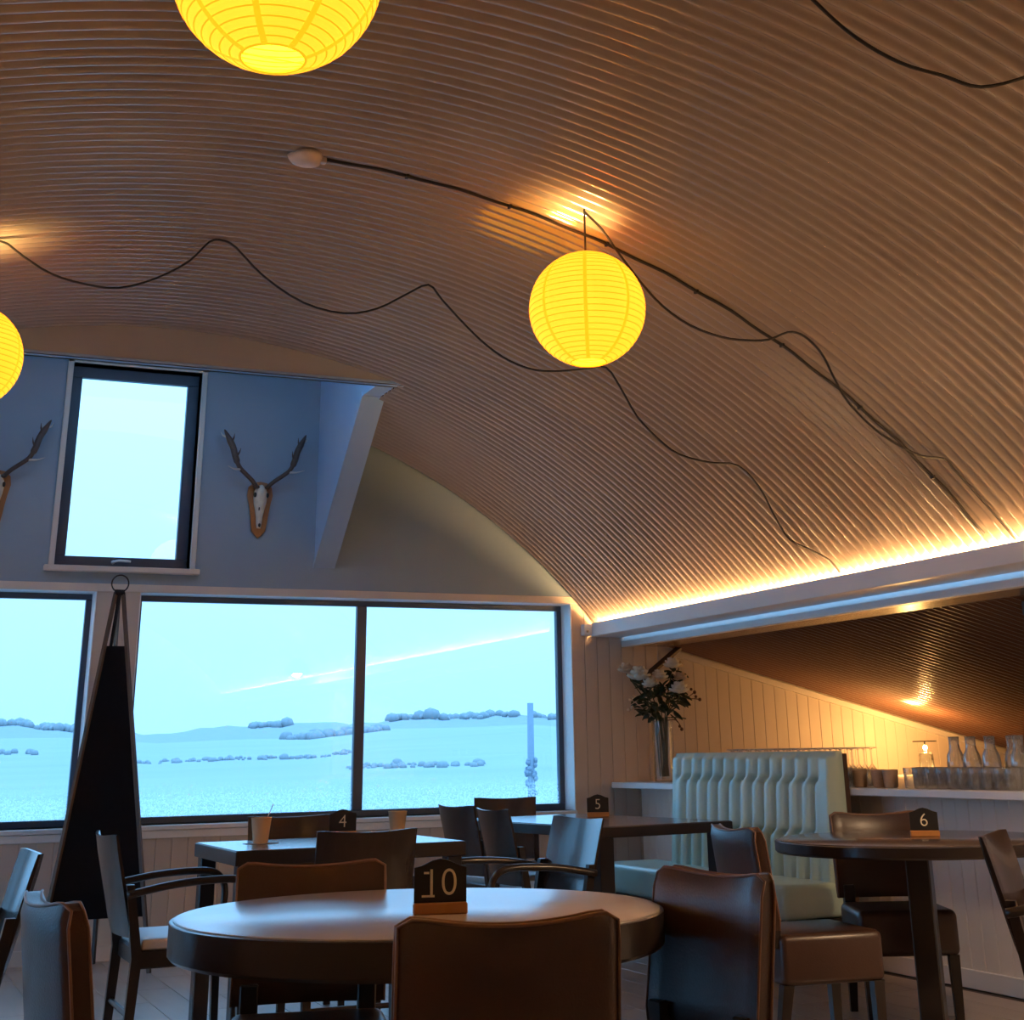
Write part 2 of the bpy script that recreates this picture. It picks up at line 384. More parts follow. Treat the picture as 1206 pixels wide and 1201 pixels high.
# upper window architrave
bm = B()
for a in (WX0-.036, WX1): box(bm, a, a+.036, D-.02, D, WZ0, WZ1+.036, .003, 1)
box(bm, WX0-.036, WX1+.036, D-.02, D, WZ1, WZ1+.036, .003, 1); box(bm, WX0-.062, WX1+.062, D-.05, D+.09, WZ0-.035, WZ0, .004, 1)
box(bm, WX0-.002, WX0, D, D+.14, WZ0, WZ1); box(bm, WX1, WX1+.002, D, D+.14, WZ0, WZ1); box(bm, WX0, WX1, D, D+.14, WZ1, WZ1+.002)
struct(obj('trim_5', bm, 'trim'), 'cream trim and sill round the upper window')

# ---- dormer: header, cheeks, soffit
bm = B(); pts = [(X0-1.43, HEAD_Z), (X0+1.43, HEAD_Z)]
for i in range(25):
    a = math.radians(72.0+36.0*i/24); pts.append((X0+(RV-.006)*math.cos(a), ZC+(RV-.006)*math.sin(a)))
prism(bm, pts, 'y', HEAD_Y-.012, HEAD_Y+.05)
struct(obj('wall_header', bm, 'header'), 'grey curved header over the dormer')
bm = B(); box(bm, X0-1.43, X0+1.43, HEAD_Y-.02, HEAD_Y+.06, HEAD_Z-.016, HEAD_Z, .002, 1)
struct(obj('trim_6', bm, 'cheek'), 'pale strip along the header bottom')
for nm, a, b in (('wall_cheek_right', CH0, CH1), ('wall_cheek_left', 2*X0-CH1, 2*X0-CH0)):
    bm = B(); prism(bm, [(D, 2.335), (8.70, 3.30), (HEAD_Y, 3.30), (HEAD_Y, 3.82), (D, 3.82)], 'x', a, b)
    struct(obj(nm, bm, 'cheek'), 'pale blue sloping cheek of the dormer')
bm = B(); prism(bm, [(D, 2.325), (D, 2.36), (8.71, 3.325), (8.69, 3.295)], 'x', CH0-.006, CH1+.006)
struct(obj('trim_7', bm, 'cheek'), 'pale facing strip on the sloping dormer cheek')
bm = B(); box(bm, X0-1.43, X0+1.43, HEAD_Y, D+.22, 3.78, 3.84); struct(obj('ceiling_dormer', bm, 'cheek'), 'flat dormer ceiling')

# ---- other enclosing walls
LW0, LW1 = 4.5, 9.5                          # glazed doors down the left side, out of frame, whose daylight falls on everything facing left
bm = B(); box(bm, XL-.15, XL, YB, LW0, 0, 2.25); box(bm, XL-.15, XL, LW1, D+.2, 0, 2.25); box(bm, XL-.15, XL, LW0, LW1, 1.9, 2.25); box(bm, XL-.15, XL, LW0, LW1, 0, .06)
struct(obj('wall_left', bm, 'board'))
bm = B(); nd = 5; wd_ = (LW1-LW0)/nd
for i in range(nd+1): yv = LW0+wd_*i; box(bm, XL-.1, XL-.05, max(LW0, yv-.05), min(LW1, yv+.05), .06, 1.9)
box(bm, XL-.1, XL-.05, LW0, LW1, .06, .16); box(bm, XL-.1, XL-.05, LW0, LW1, 1.82, 1.9)
dr = struct(obj('door_1', bm, 'frame'), 'row of glazed doors on the left side')
for i in range(nd):
    bm = B(); box(bm, XL-.078, XL-.072, LW0+wd_*i+.05, LW0+wd_*(i+1)-.05, .16, 1.82); obj('pane', bm, 'door_glass', dr)
bm = B(); box(bm, XL-.15, 9.4, YB-.15, YB, 0, 3.9); struct(obj('wall_back', bm, 'board'))
bm = B(); box(bm, XR-.1, 9.4, 2.6, 2.7, 0, 2.3); struct(obj('wall_partition', bm, 'board'))
bm = B(); box(bm, XR+.012, XR+.1, YB, D, 0, .873); box(bm, XR+.012, XR+.1, YB, 2.6, .873, 2.0)
wall_right = struct(obj('wall_right', bm, 'white_board'), 'cream boarded low wall under the side shelf')
bmR = board_mesh(.1, 'white_board')
y = 3.0
while y < D-.02:
    board(wall_right, bmR, XR, y+.05, 0, .873, -PI/2); y += .1
bm = B(); box(bm, XR-.014, XR, 3, D, 0, .085, .003, 1); struct(obj('baseboard_right', bm, 'white'), 'cream skirting under the side shelf')
bm = B(); box(bm, XL, XR, D-.014, D, 0, .085, .003, 1); struct(obj('baseboard_end', bm, 'trim'), 'beige skirting under the long windows')

# ---- fascia, beam, soffit, side ceiling
bm = B(); box(bm, 4.76, 4.785, YB, D-.06, 1.899, 1.993, .003, 1); box(bm, 4.785, 5.03, YB, D, 1.899, 1.915)
struct(obj('trim_8', bm, 'white'), 'white fascia board along the foot of the arched ceiling')
bm = B(); box(bm, 4.70, 4.765, D-.07, D-.005, 1.905, 1.985, .006, 2)
jb = tag(obj('junction_box', bm, 'white'), 'small white junction box at the end of the white fascia', 'junction box')
bm = B(); ball(bm, (4.725, D-.072, 1.935), .011); obj('screw', bm, 'rose', jb, True)
bm = B(); prism(bm, [(5.035, 1.832), (5.10, 1.832), (5.10, 1.9), (5.062, 1.9), (5.058, 1.876), (5.035, 1.872)], 'y', YB, D)
box(bm, 5.055, 5.12, YB, D, 1.87, 2.05)
struct(obj('trim_9', bm, 'white'), 'white stepped beam below the fascia')
bm = B(); box(bm, 5.10, 5.46, 2.6, D, 1.838, 1.86, .002, 1)
struct(obj('trim_10', bm, 'raw_wood'), 'varnished wooden soffit board behind the white beam')
bm = B(); box(bm, 5.02, 5.6, YB, D+.2, 1.98, 2.06); struct(obj('ceiling_gutter', bm, 'dark_beam'))
side = struct(thing('ceiling_side', 'low sloping ceiling of dark brown corrugated tin', 'ceiling')); del side['category']
bm = B(); rows = []
sl = math.atan(.2432)
for x in (5.40, 7.3, 9.4):
    rows.append([bm.verts.new((x, j*PITCH/10, slope_z(x)+.010*math.cos(2*PI*j/10))) for j in range(101)])
for i in range(2):
    for j in range(100): bm.faces.new((rows[i][j], rows[i][j+1], rows[i+1][j+1], rows[i+1][j]))
so = obj('corrugated_sheet', bm, 'tin_side', side, True)
y = D-LEN; so.location = (0, y, 0)
while y > 2.6:
    y -= LEN; o = link(bpy.data.objects.new('corrugated_sheet', so.data), side); o.location = (0, y, 0)
bm = B(); prism(bm, [(5.46, 1.812), (9.3, 1.812-.2432*3.84), (9.3, 1.77-.2432*3.84), (5.46, 1.77)], 'y', D-.03, D)
struct(obj('trim_11', bm, 'trim'), 'sloping beige trim along the low side ceiling')
bm = B(); prism(bm, [(5.47, slope_z(5.47)-.014), (8.4, slope_z(8.4)-.014), (8.4, slope_z(8.4)-.075), (5.47, slope_z(5.47)-.08)], 'y', 5.9, 5.99)
tag(obj('rafter', bm, 'dark_beam'), 'dark timber rafter under the low side ceiling', 'rafter')
bm = B(); tube(bm, [(5.12, D-.1, 1.585), (5.47, D-.1, 1.83)], .024, 4)
st = tag(obj('strut', bm, 'dark_beam'), 'short dark diagonal timber strut above the flowers', 'strut')
bm = B(); box(bm, 5.29, 5.315, D-.076, D-.07, 1.655, 1.80, .002, 1); obj('plate', bm, 'rose', st)
# side shelf
bm = B(); box(bm, 4.907, 9.2, 2.7, D-.012, .873, .910, .004, 1)
tag(obj('shelf', bm, 'white'), 'long white shelf along the boarded low wall', 'shelf')

# ---- LED rope in the fascia trough
for sx, lab in ((1, 'glowing warm rope light along the foot of the arched ceiling'), (-1, 'rope light along the left foot of the arch')):
    xx = 4.815 if sx > 0 else 2*X0-4.815
    led = tag(link(bpy.data.objects.new('rope_light', None)), lab, 'rope light')
    bm = B(); tube(bm, [(xx, YB+.1, 1.967), (xx, D-.1, 1.967)], .009, 6); obj('glow_tube', bm, 'led', led, True)
    bm = B(); box(bm, xx-.012, xx+.012, YB+.1, D-.1, 1.935 if sx > 0 else 1.94, 1.957); obj('track', bm, 'white', led)
    if sx < 0:
        bm = B(); box(bm, -1.985, -1.96, YB, D, 1.899, 1.993); box(bm, -2.05, -1.96, YB, D, 1.899, 1.93); struct(obj('trim_12', bm, 'white'))
    else:
        bm = B(); box(bm, xx-.01, xx+.01, YB+.1, D-.1, 1.915, 1.936); obj('bracket', bm, 'white', led)

# ---- outdoors
def terr(x, y):
    d = math.hypot(x, y); z = -1.6-.012*min(d, 120)
    t = max(0, min(1, (d-120)/430)); t = t*t*(3-2*t)
    az = math.degrees(math.atan2(x, y))
    return z+t*(10.6+1.2*math.sin(az*.35+.4)+.5*math.sin(az*1.1)+1.5*math.exp(-((az-23)/6)**2))+.25*math.sin(x*.05)*math.sin(y*.04)
bm = B(); rows = []
ds = [10.2, 14, 20, 30, 45, 65, 90, 120, 150, 190, 230, 280, 330, 380, 430, 480, 530, 560, 640]
for d in ds:
    row = []
    for i in range(61):
        az = math.radians(-100+165*i/60); x, y = d*math.sin(az), d*math.cos(az)
        row.append(bm.verts.new((x, y, terr(x, y))))
    rows.append(row)
for a, b in zip(rows, rows[1:]):
    for i in range(60): bm.faces.new((a[i], a[i+1], b[i+1], b[i]))
g = struct(obj('ground', bm, 'haze_field', None, True), 'fields and low hills beyond the windows, haze painted into their colour')
def ridge_e(az): return 1.12+.18*math.exp(-((az-22)/4)**2)+.16*math.exp(-((az-1)/5)**2)+.05*math.sin(az*1.7)+.03*math.sin(az*5.1)-.25*math.exp(-((az-9.5)/2.6)**2)
bm = B(); rows = []
for d, q in ((600, 0), (680, .55), (760, .9), (800, 1.0), (900, .7)):
    rows.append([bm.verts.new((d*math.sin(math.radians(a)), d*math.cos(math.radians(a)), -4+(1.12+800*math.tan(math.radians(ridge_e(a)))+4)*q)) for a in [-12+.5*k for k in range(90)]])
for a, b in zip(rows, rows[1:]):
    for i in range(89): bm.faces.new((a[i], a[i+1], b[i+1], b[i]))
struct(obj('hills', bm, 'haze_tree', None, True), 'hazy wooded hills on the skyline')
def hedge_row(az0, az1, d, h, n, seed, base=None):
    rr = random.Random(seed); bm = B()
    for i in range(n):
        az = math.radians(az0+(az1-az0)*rr.random()); dd = d*(1+rr.uniform(-.02, .02))
        x, y = dd*math.sin(az), dd*math.cos(az); s = h*rr.uniform(.35, 1.1)*(1 if rr.random() > .1 else 1.5)
        zb = terr(x, y) if base is None else 1.12+800*math.tan(math.radians(ridge_e(math.degrees(az))))-h*.3
        ball(bm, (x, y, zb+s*.25), s, (1.1, 1, 1.0), 6, 4)
    return bm
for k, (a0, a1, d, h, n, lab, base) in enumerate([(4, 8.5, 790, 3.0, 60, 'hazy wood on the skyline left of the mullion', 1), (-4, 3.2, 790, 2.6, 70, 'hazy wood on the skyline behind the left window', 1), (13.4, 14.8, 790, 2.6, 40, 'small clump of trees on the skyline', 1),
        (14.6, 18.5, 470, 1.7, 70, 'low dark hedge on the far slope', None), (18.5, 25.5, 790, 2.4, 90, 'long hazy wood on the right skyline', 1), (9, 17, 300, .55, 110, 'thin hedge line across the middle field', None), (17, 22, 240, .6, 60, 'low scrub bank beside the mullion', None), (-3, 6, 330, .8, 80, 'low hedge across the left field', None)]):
    o = tag(obj('hedgerow', hedge_row(a0, a1, d, h, n, k, base), 'haze_tree', None, True), lab, 'hedge'); o['kind'] = 'stuff'
bm = B(); rr = random.Random(3)
for i in range(900):
    az = math.radians(rr.uniform(-2, 27)); dd = rr.uniform(24, 42); x, y = dd*math.sin(az), dd*math.cos(az); z = terr(x, y)-.1
    h = rr.uniform(.25, .8)*(1+.5*math.sin(az*60)); lean = rr.uniform(-.2, .2)
    tube(bm, [(x, y, z), (x+lean*.5, y, z+h*.6), (x+lean, y+.05, z+h)], [.02, .014, .004], 3, False)
o = tag(obj('reeds', bm, 'scrub'), 'band of pale grey reeds outside the long windows', 'reeds'); o['kind'] = 'stuff'
def ppos(az, d): return d*math.sin(math.radians(az)), d*math.cos(math.radians(az))
x, y = ppos(23.83, 46); z = terr(x, y)-.3
t = thing('utility_pole', 'ivy-clad utility pole outside the right pane', 'pole', (x, y, z))
bm = B(); tube(bm, [(0, 0, 0), (0, 0, 1.12+46*math.tan(math.radians(1.75))-z)], [.13, .10], 8); obj('post', bm, 'pole', t, True)
bm = B()
for i in range(70):
    zz = rr.uniform(.2, 3.2); a = rr.uniform(0, 6.28); ball(bm, (.13*math.cos(a), .13*math.sin(a), zz), rr.uniform(.05, .1), (1, 1, 1), 5, 4)
ob = obj('ivy', bm, 'pole', t); ob['kind'] = 'stuff'
for az, d, lab in ((13.6, 30, 'weathered fence post in the reeds beyond the middle of the wide window'), (17.2, 31, 'weathered fence post in the reeds just left of the window mullion'), (5.8, 29, 'weathered fence post in the reeds beyond the left window')):
    x, y = ppos(az, d); z = terr(x, y)-.1; bm = B(); tube(bm, [(x, y, z), (x, y, z+1.35)], .04, 6); ball(bm, (x, y, z+1.35), .045)
    tag(obj('fence_post', bm, 'pole'), lab, 'fence post', 'fence posts in the reeds')

# ------------------------------------------------------------------ tables
def table(name, label, cx, cy, rz, kind, dims, top='top_dark', leg_in=.05, legw=.07, legs=None):
    t = thing(name, label, 'table', (cx, cy, 0), rz); zt, th = .75, dims[-1]
    if kind == 'round':
        r = dims[0]; bm = B(); lathe(bm, [(0, zt-th), (r-.008, zt-th), (r, zt-th+.008), (r, zt-.006), (r-.006, zt-.004), (0, zt-.004)], 64); obj('table_rim', bm, 'wood_dark', t, angle=40)
        bm = B(); lathe(bm, [(0, zt-.005), (r-.010, zt-.005), (r-.010, zt-.001), (r-.012, zt), (0, zt)], 64); obj('table_top', bm, top, t, angle=40)
        bm = B(); c2 = dims[1]; box(bm, -c2, c2, -c2, c2, .03, zt-th, .006, 1); obj('pedestal', bm, 'wood_dark', t)
        bm = B(); prism(bm, [(-.30, -.05), (-.05, -.05), (-.05, -.30), (.05, -.30), (.05, -.05), (.30, -.05), (.30, .05), (.05, .05), (.05, .30), (-.05, .30), (-.05, .05), (-.30, .05)], 'z', .0, .035); obj('foot', bm, 'wood_dark', t)
        q = []
    else:
        a, b = dims[0]/2, dims[1]/2; bm = B(); box(bm, -a, a, -b, b, zt-th, zt-.003, .003, 1); obj('table_rim', bm, 'wood_dark', t)
        bm = B(); box(bm, -a+.006, a-.006, -b+.006, b-.006, zt-.01, zt, .001, 1); obj('table_top', bm, top, t)
        q = [(sx*(a-leg_in), sy*(b-leg_in)) for sx in (-1, 1) for sy in (-1, 1)]
    for (x, y) in q:
        bm = B(); box(bm, x-legw/2, x+legw/2, y-legw/2, y+legw/2, 0, zt-th, .004, 1); obj('leg', bm, 'wood_dark', t)
    return t
table('round_table', 'round pale-topped dining table with black rim and number ten sign', 1.357, 3.788, .35, 'round', (.62, .055, .085), 'top_oak', legw=.06)
table('round_table', 'round dark dining table with number six sign by the boarded wall', 4.181, 5.40, .75, 'round', (.60, .05, .05), 'top_dark', legw=.085)
table('dining_table', 'small dark rectangular table with paper cups below the window', 2.03, 6.92, .017, 'rect', (1.05, .79, .06))
table('dining_table', 'dark rectangular table with number five sign beside the mint banquette', 3.90, 8.02, .12, 'rect', (.88, 1.55, .055), leg_in=.06, legw=.09)

# ------------------------------------------------------------------ chairs (local: faces +Y, origin on the floor under the seat)
def curved_panel(width, z0, z1, y0, y1, thick, bow, dip=0, nx=14, nz=8, corner=.03, flare=0):
    # reclined, bowed back panel: front face concave (bow towards -Y in the middle)
    bm = B(); F_, K_ = [], []
    for side_, store in ((1, F_), (-1, K_)):
        for j in range(nz+1):
            v = j/nz; row = []
            for i in range(nx+1):
                u = -1+2*i/nx
                zt = z1-dip*(1-u*u)-corner*max(0, (abs(u)-.8)/.2)**2
                z = z0+(zt-z0)*v
                y = y0+(y1-y0)*v-bow*(1-u*u)+side_*thick/2*(1 if 0 < v < 1 else .6)*(1 if abs(u) < 1 else .7)
                row.append(bm.verts.new((u*width/2*(1+flare*v), y, z)))
            store.append(row)
    for j in range(nz):
        for i in range(nx):
            bm.faces.new((F_[j][i], F_[j][i+1], F_[j+1][i+1], F_[j+1][i])); bm.faces.new((K_[j][i], K_[j+1][i], K_[j+1][i+1], K_[j][i+1]))
    for i in range(nx):
        bm.faces.new((F_[0][i], K_[0][i], K_[0][i+1], F_[0][i+1])); bm.faces.new((F_[nz][i], F_[nz][i+1], K_[nz][i+1], K_[nz][i]))
    for j in range(nz):
        bm.faces.new((F_[j][0], F_[j+1][0], K_[j+1][0], K_[j][0])); bm.faces.new((F_[j][nx], K_[j][nx], K_[j+1][nx], F_[j+1][nx]))
    edge = [K_[j][0].co.copy() for j in range(nz+1)]+[K_[nz][i].co.copy() for i in range(1, nx+1)]+[K_[j][nx].co.copy() for j in range(nz-1, -1, -1)]
    edge2 = [F_[j][0].co.copy() for j in range(nz+1)]+[F_[nz][i].co.copy() for i in range(1, nx+1)]+[F_[j][nx].co.copy() for j in range(nz-1, -1, -1)]
    return bm, edge, edge2
def tleg(bm, x, y, z1, w0, w1, dx=0, dy=0, z0=0):
    a = [bm.verts.new((x+dx+sx*w0/2, y+dy+sy*w0/2, z0)) for sx, sy in ((-1, -1), (1, -1), (1, 1), (-1, 1))]
    b = [bm.verts.new((x+sx*w1/2, y+sy*w1/2, z1)) for sx, sy in ((-1, -1), (1, -1), (1, 1), (-1, 1))]
    bm.faces.new(a[::-1]); bm.faces.new(b)
    for i in range(4): bm.faces.new((a[i], a[(i+1) % 4], b[(i+1) % 4], b[i]))
    return bm
LEATHER_BACK = .275
def leather_chair():
    t = link(bpy.data.objects.new('leather_chair', None)); t.empty_display_size = .1
    bm = B(); box(bm, -.215, .215, -.2, .235, .27, .45, .028, 4); 
    for v in bm.verts:
        if v.co.z > .43: v.co.z += .012*(1-(v.co.x/.22)**2)*(1-((v.co.y-.02)/.23)**2)
    obj('seat', bm, 'leather', t, angle=50)
    bm, e1, e2 = curved_panel(.43, .465, .835, -.215, -.265, .062, .035, .022, 16, 10, .022)
    bk = obj('backrest', bm, 'leather', t, angle=60)
    bm = B(); tube(bm, [Vector((p.x, p.y-.0, p.z)) for p in e1], .0038, 5); tube(bm, e2, .0038, 5); obj('piping', bm, 'piping', bk, True)
    for s in (-1, 1):
        bm = B(); box(bm, s*.165-.026, s*.165+.026, -.235, -.185, .40, .52, .004, 1); obj('back_post', bm, 'wood_dark', t)
        bm = B(); tleg(bm, s*.185, .205, .275, .032, .044, 0, 0); obj('leg', bm, 'wood_dark', t)
        bm = B(); tleg(bm, s*.185, -.175, .275, .032, .044, 0, -.05); obj('leg', bm, 'wood_dark', t)
    return t
def wood_chair(arms):
    t = link(bpy.data.objects.new('armchair' if arms else 'wooden_chair', None)); t.empty_display_size = .1
    W = .25 if arms else .215
    bm = B(); box(bm, -W+.01, W-.01, -.2, .23, .36, .425, .006, 1); obj('seat_frame', bm, 'wood_dark', t)
    bm = B(); box(bm, -W+.015, W-.015, -.19, .235, .42, .462, .016, 3); obj('seat', bm, 'seat_pad', t, angle=50)
    bm, e1, e2 = curved_panel(2*W-.03, .47, .845, -.225, -.315, .018, .032, .012, 14, 6, .004, .03)
    obj('backrest', bm, 'wood_espresso', t, angle=50)
    for s in (-1, 1):
        bm = B(); x = s*(W-.012)
        prism(bm, [(-.245, 0), (-.212, 0), (-.185, .40), (-.232, .66), (-.262, .66), (-.225, .40)], 'x', x-.016, x+.016); obj('leg', bm, 'wood_dark', t)
        bm = B(); tleg(bm, x, .205, .40 if not arms else .44, .028, .036, 0, .012); obj('leg', bm, 'wood_dark', t)
        if arms:
            bm = B(); xx = s*(W+.012)
            tube(bm, spline([(xx, -.26, .625), (xx, -.08, .655), (xx, .10, .665), (xx, .19, .655), (xx-s*.002, .232, .61), (xx-s*.008, .236, .54), (xx-s*.016, .216, .42)], 6), .0185, 8, True, .8)
            obj('arm', bm, 'wood_dark', t, True)
    bm = B(); tube(bm, [(-W+.02, -.215, .2), (W-.02, -.215, .2)], .011, 6); obj('stretcher', bm, 'wood_dark', t)
    return t
protoL, protoW, protoA = leather_chair(), wood_chair(False), wood_chair(True)
used = set()
def place(proto, bx, by, face, label, group, back, cat='chair'):
    # bx, by: plan position of the middle of the back's top edge; face: direction the sitter looks (degrees)
    o = proto if proto not in used else copy_tree(proto); used.add(proto)
    a = math.radians(face); o.location = (bx+back*math.cos(a), by+back*math.sin(a), 0); o.rotation_euler = (0, 0, a-PI/2)
    tag(o, label, cat, group); return o
GL, GW, GA = 'brown leather dining chairs', 'dark wooden dining chairs', 'dark wooden armchairs'
place(protoL, 1.18, 2.78, 77, 'brown leather chair nearest the viewer, its back hiding the front of the round pale table', GL, .29)
place(protoL, 1.275, 4.51, -104, 'brown leather chair on the far side of the round pale table facing the viewer', GL, .29)
place(protoL, .435, 3.76, 6, 'brown leather chair at the left of the round pale table seen from behind', GL, .29)
place(protoL, 2.075, 3.50, 189, 'brown leather chair at the right end of the round pale table', GL, .29)
place(protoL, 3.25, 5.38, -8, 'brown leather chair left of the number six table with its thick seat showing', GL, .29)
place(protoL, 4.46, 6.06, 245, 'brown leather chair tucked behind the number six table against the boarded wall', GL, .29)
place(protoW, 1.90, 5.93, 88, 'dark wooden chair with its back to the viewer at the paper cup table', GW, .31)
place(protoW, 2.03, 7.62, -98, 'dark wooden chair behind the paper cup table under the window', GW, .31)
place(protoW, 3.20, 8.32, 8, 'dark wooden chair farther from the viewer on the left side of the number five table', GW, .31)
place(protoW, 3.14, 7.62, 2, 'dark wooden chair nearer the viewer on the left side of the number five table', GW, .31)
place(protoW, 3.98, 9.45, -112, 'dark wooden chair at the far end of the number five table below the window', GW, .31)
place(protoW, .56, 5.40, 182, 'dark wooden chair cut off by the left edge, its shiny back facing left', GW, .31)
place(protoA, .98, 6.50, 0, 'dark wooden armchair with pale seat left of the paper cup table', GA, .31)
place(protoA, 3.02, 6.33, 182, 'dark wooden armchair with shiny back between the round pale table and the number five table', GA, .31)
place(protoA, 3.50, 4.10, -50, 'dark wooden armchair cut off by the right edge beside the number six table', GA, .31)

# ------------------------------------------------------------------ banquette
t = thing('banquette', 'mint green buttoned leather banquette with high back', 'banquette', (4.6, 7.8, 0))
def off(bm):
    for v in bm.verts: v.co -= Vector((4.6, 7.8, 0))
    return bm
BY0, BY1 = 6.86, 8.62
bm = B(); NU, NV = 168, 60; s = .128
grid = []
UB = .16
def sm(a, b, x):
    t_ = max(0, min(1, (x-a)/(b-a))); return t_*t_*(3-2*t_)
for j in range(NV+1):
    z = .44+(1.095-.44)*j/NV; row = []
    ph = .5*sm(.66, .70, z)+.5*sm(.93, .97, z)
    for i in range(NU+1):
        yy = BY0+(BY1-BY0)*i/NU
        inner = sm(BY0+UB*.55, BY0+UB, yy)*sm(BY1-.04, BY1-.14, yy)
        c = abs(math.cos(PI*(yy/s+ph)))
        h = .045*(c**.55)
        for rz_, p0 in ((.68, .25), (.95, .75)):
            q = abs(math.cos(PI*(yy/s+p0+.5*0))); h -= .018*math.exp(-((z-rz_)/.02)**2)*(1-q)
        h = h*inner+.040*(1-inner)
        rim = sm(1.095, 1.06, z)*sm(BY0, BY0+.03, yy)*sm(BY1, BY1-.03, yy)
        xb = 4.865-.02-(1.095-z)*.07
        row.append(bm.verts.new((xb-h*(.25+.75*rim)-.012*rim, yy, z)))
    grid.append(row)
for j in range(NV):
    for i in range(NU): bm.faces.new((grid[j][i], grid[j][i+1], grid[j+1][i+1], grid[j+1][i]))
bl = [bm.verts.new((4.875, BY0+(BY1-BY0)*i/NU, 1.098)) for i in range(NU+1)]
for i in range(NU): bm.faces.new((grid[NV][i], grid[NV][i+1], bl[i+1], bl[i]))
for i, yy in ((0, BY0), (NU, BY1)):
    vv = [bm.verts.new((4.875, yy, .44+(1.095-.44)*j/NV)) for j in range(NV)]+[bl[i]]
    for j in range(NV): bm.faces.new((grid[j][i], grid[j+1][i], vv[j+1], vv[j]))
back = obj('backrest', off(bm), 'mint', t, angle=70)
for rz_, ph in ((.68, 0), (.95, .5)):
    k0 = math.ceil((BY0+UB)/s); 
    for k in range(k0, int((BY1-.12)/s)+1):
        yy = (k+.25+ph)*s
        if yy > BY1-.1: continue
        bm = B(); ball(bm, (4.865-.035-(1.095-rz_)*.07, yy, rz_), .010, (.6, 1, 1), 8, 6); obj('button', off(bm), 'mint', back, True)
bm = B(); box(bm, 4.876, 4.903, BY0-.005, BY1, .1, 1.085, .003, 1); obj('back_board', off(bm), 'dark_beam', t)
bm = B(); box(bm, 4.44, 4.86, BY0, 8.98, .285, .455, .035, 4); 
obj('seat', off(bm), 'mint', t, angle=50)
bm = B(); box(bm, 4.46, 4.87, BY0, 8.97, .13, .284, .004, 1); obj('plinth', off(bm), 'wood_dark', t)
bm = B(); box(bm, 4.52, 4.85, BY0+.05, 8.9, 0, .13, .004, 1); obj('base', off(bm), 'wood_dark', t)

# ------------------------------------------------------------------ tall black tripod screen
t = thing('tripod_screen', 'tall tapering black canvas tripod screen with iron ring between the long windows', 'screen', (1.37, 9.2, 0))
top = Vector((0, .26, 2.10)); fL, fR, fB = Vector((-.345, -.15, 0)), Vector((.275, -.15, 0)), Vector((.05, .42, 0))
for a, f in ((Vector((-.022, 0, 0)), fL), (Vector((.022, 0, 0)), fR), (Vector((.0, .02, 0)), fB)):
    bm = B(); p0, p1 = top+a, f
    dirn = (p1-p0); tube(bm, [p0, p0+dirn*.5, p1], .014, 4); obj('leg', bm, 'strip_wood' if f is not fB else 'wood_dark', t)
bm = B(); tube(bm, [top+Vector((-.03, 0, .0)), top+Vector((.03, 0, 0))], .02, 6); tube(bm, [top+Vector((0, 0, -.01)), top+Vector((-.03, -.03, -.33))], .011, 5); obj('strap', bm, 'black_cloth', t)
bm = B(); pts = []
for k in range(25): a = 2*PI*k/24; pts.append(top+Vector((.052*math.cos(a), 0, .055+.052*math.sin(a))))
tube(bm, pts, .005, 6, False); obj('ring', bm, 'iron', t, True)
def lp(p, f, q): return p+(f-p)*q
bm = B(); n_ = 12; rowsA = []
for j in range(n_+1):
    q = .155+(.865-.155)*j/n_; a = lp(top+Vector((-.022, 0, 0)), fL, q); b = lp(top+Vector((.022, 0, 0)), fR, q)
    rowsA.append([bm.verts.new(lp(a, b, i/8)+Vector((0, .012*math.sin(PI*i/8), 0))) for i in range(9)])
for j in range(n_):
    for i in range(8): bm.faces.new((rowsA[j][i], rowsA[j][i+1], rowsA[j+1][i+1], rowsA[j+1][i]))
bmesh.ops.solidify(bm, geom=bm.faces[:], thickness=.008)
obj('canvas', bm, 'black_cloth', t, angle=40)

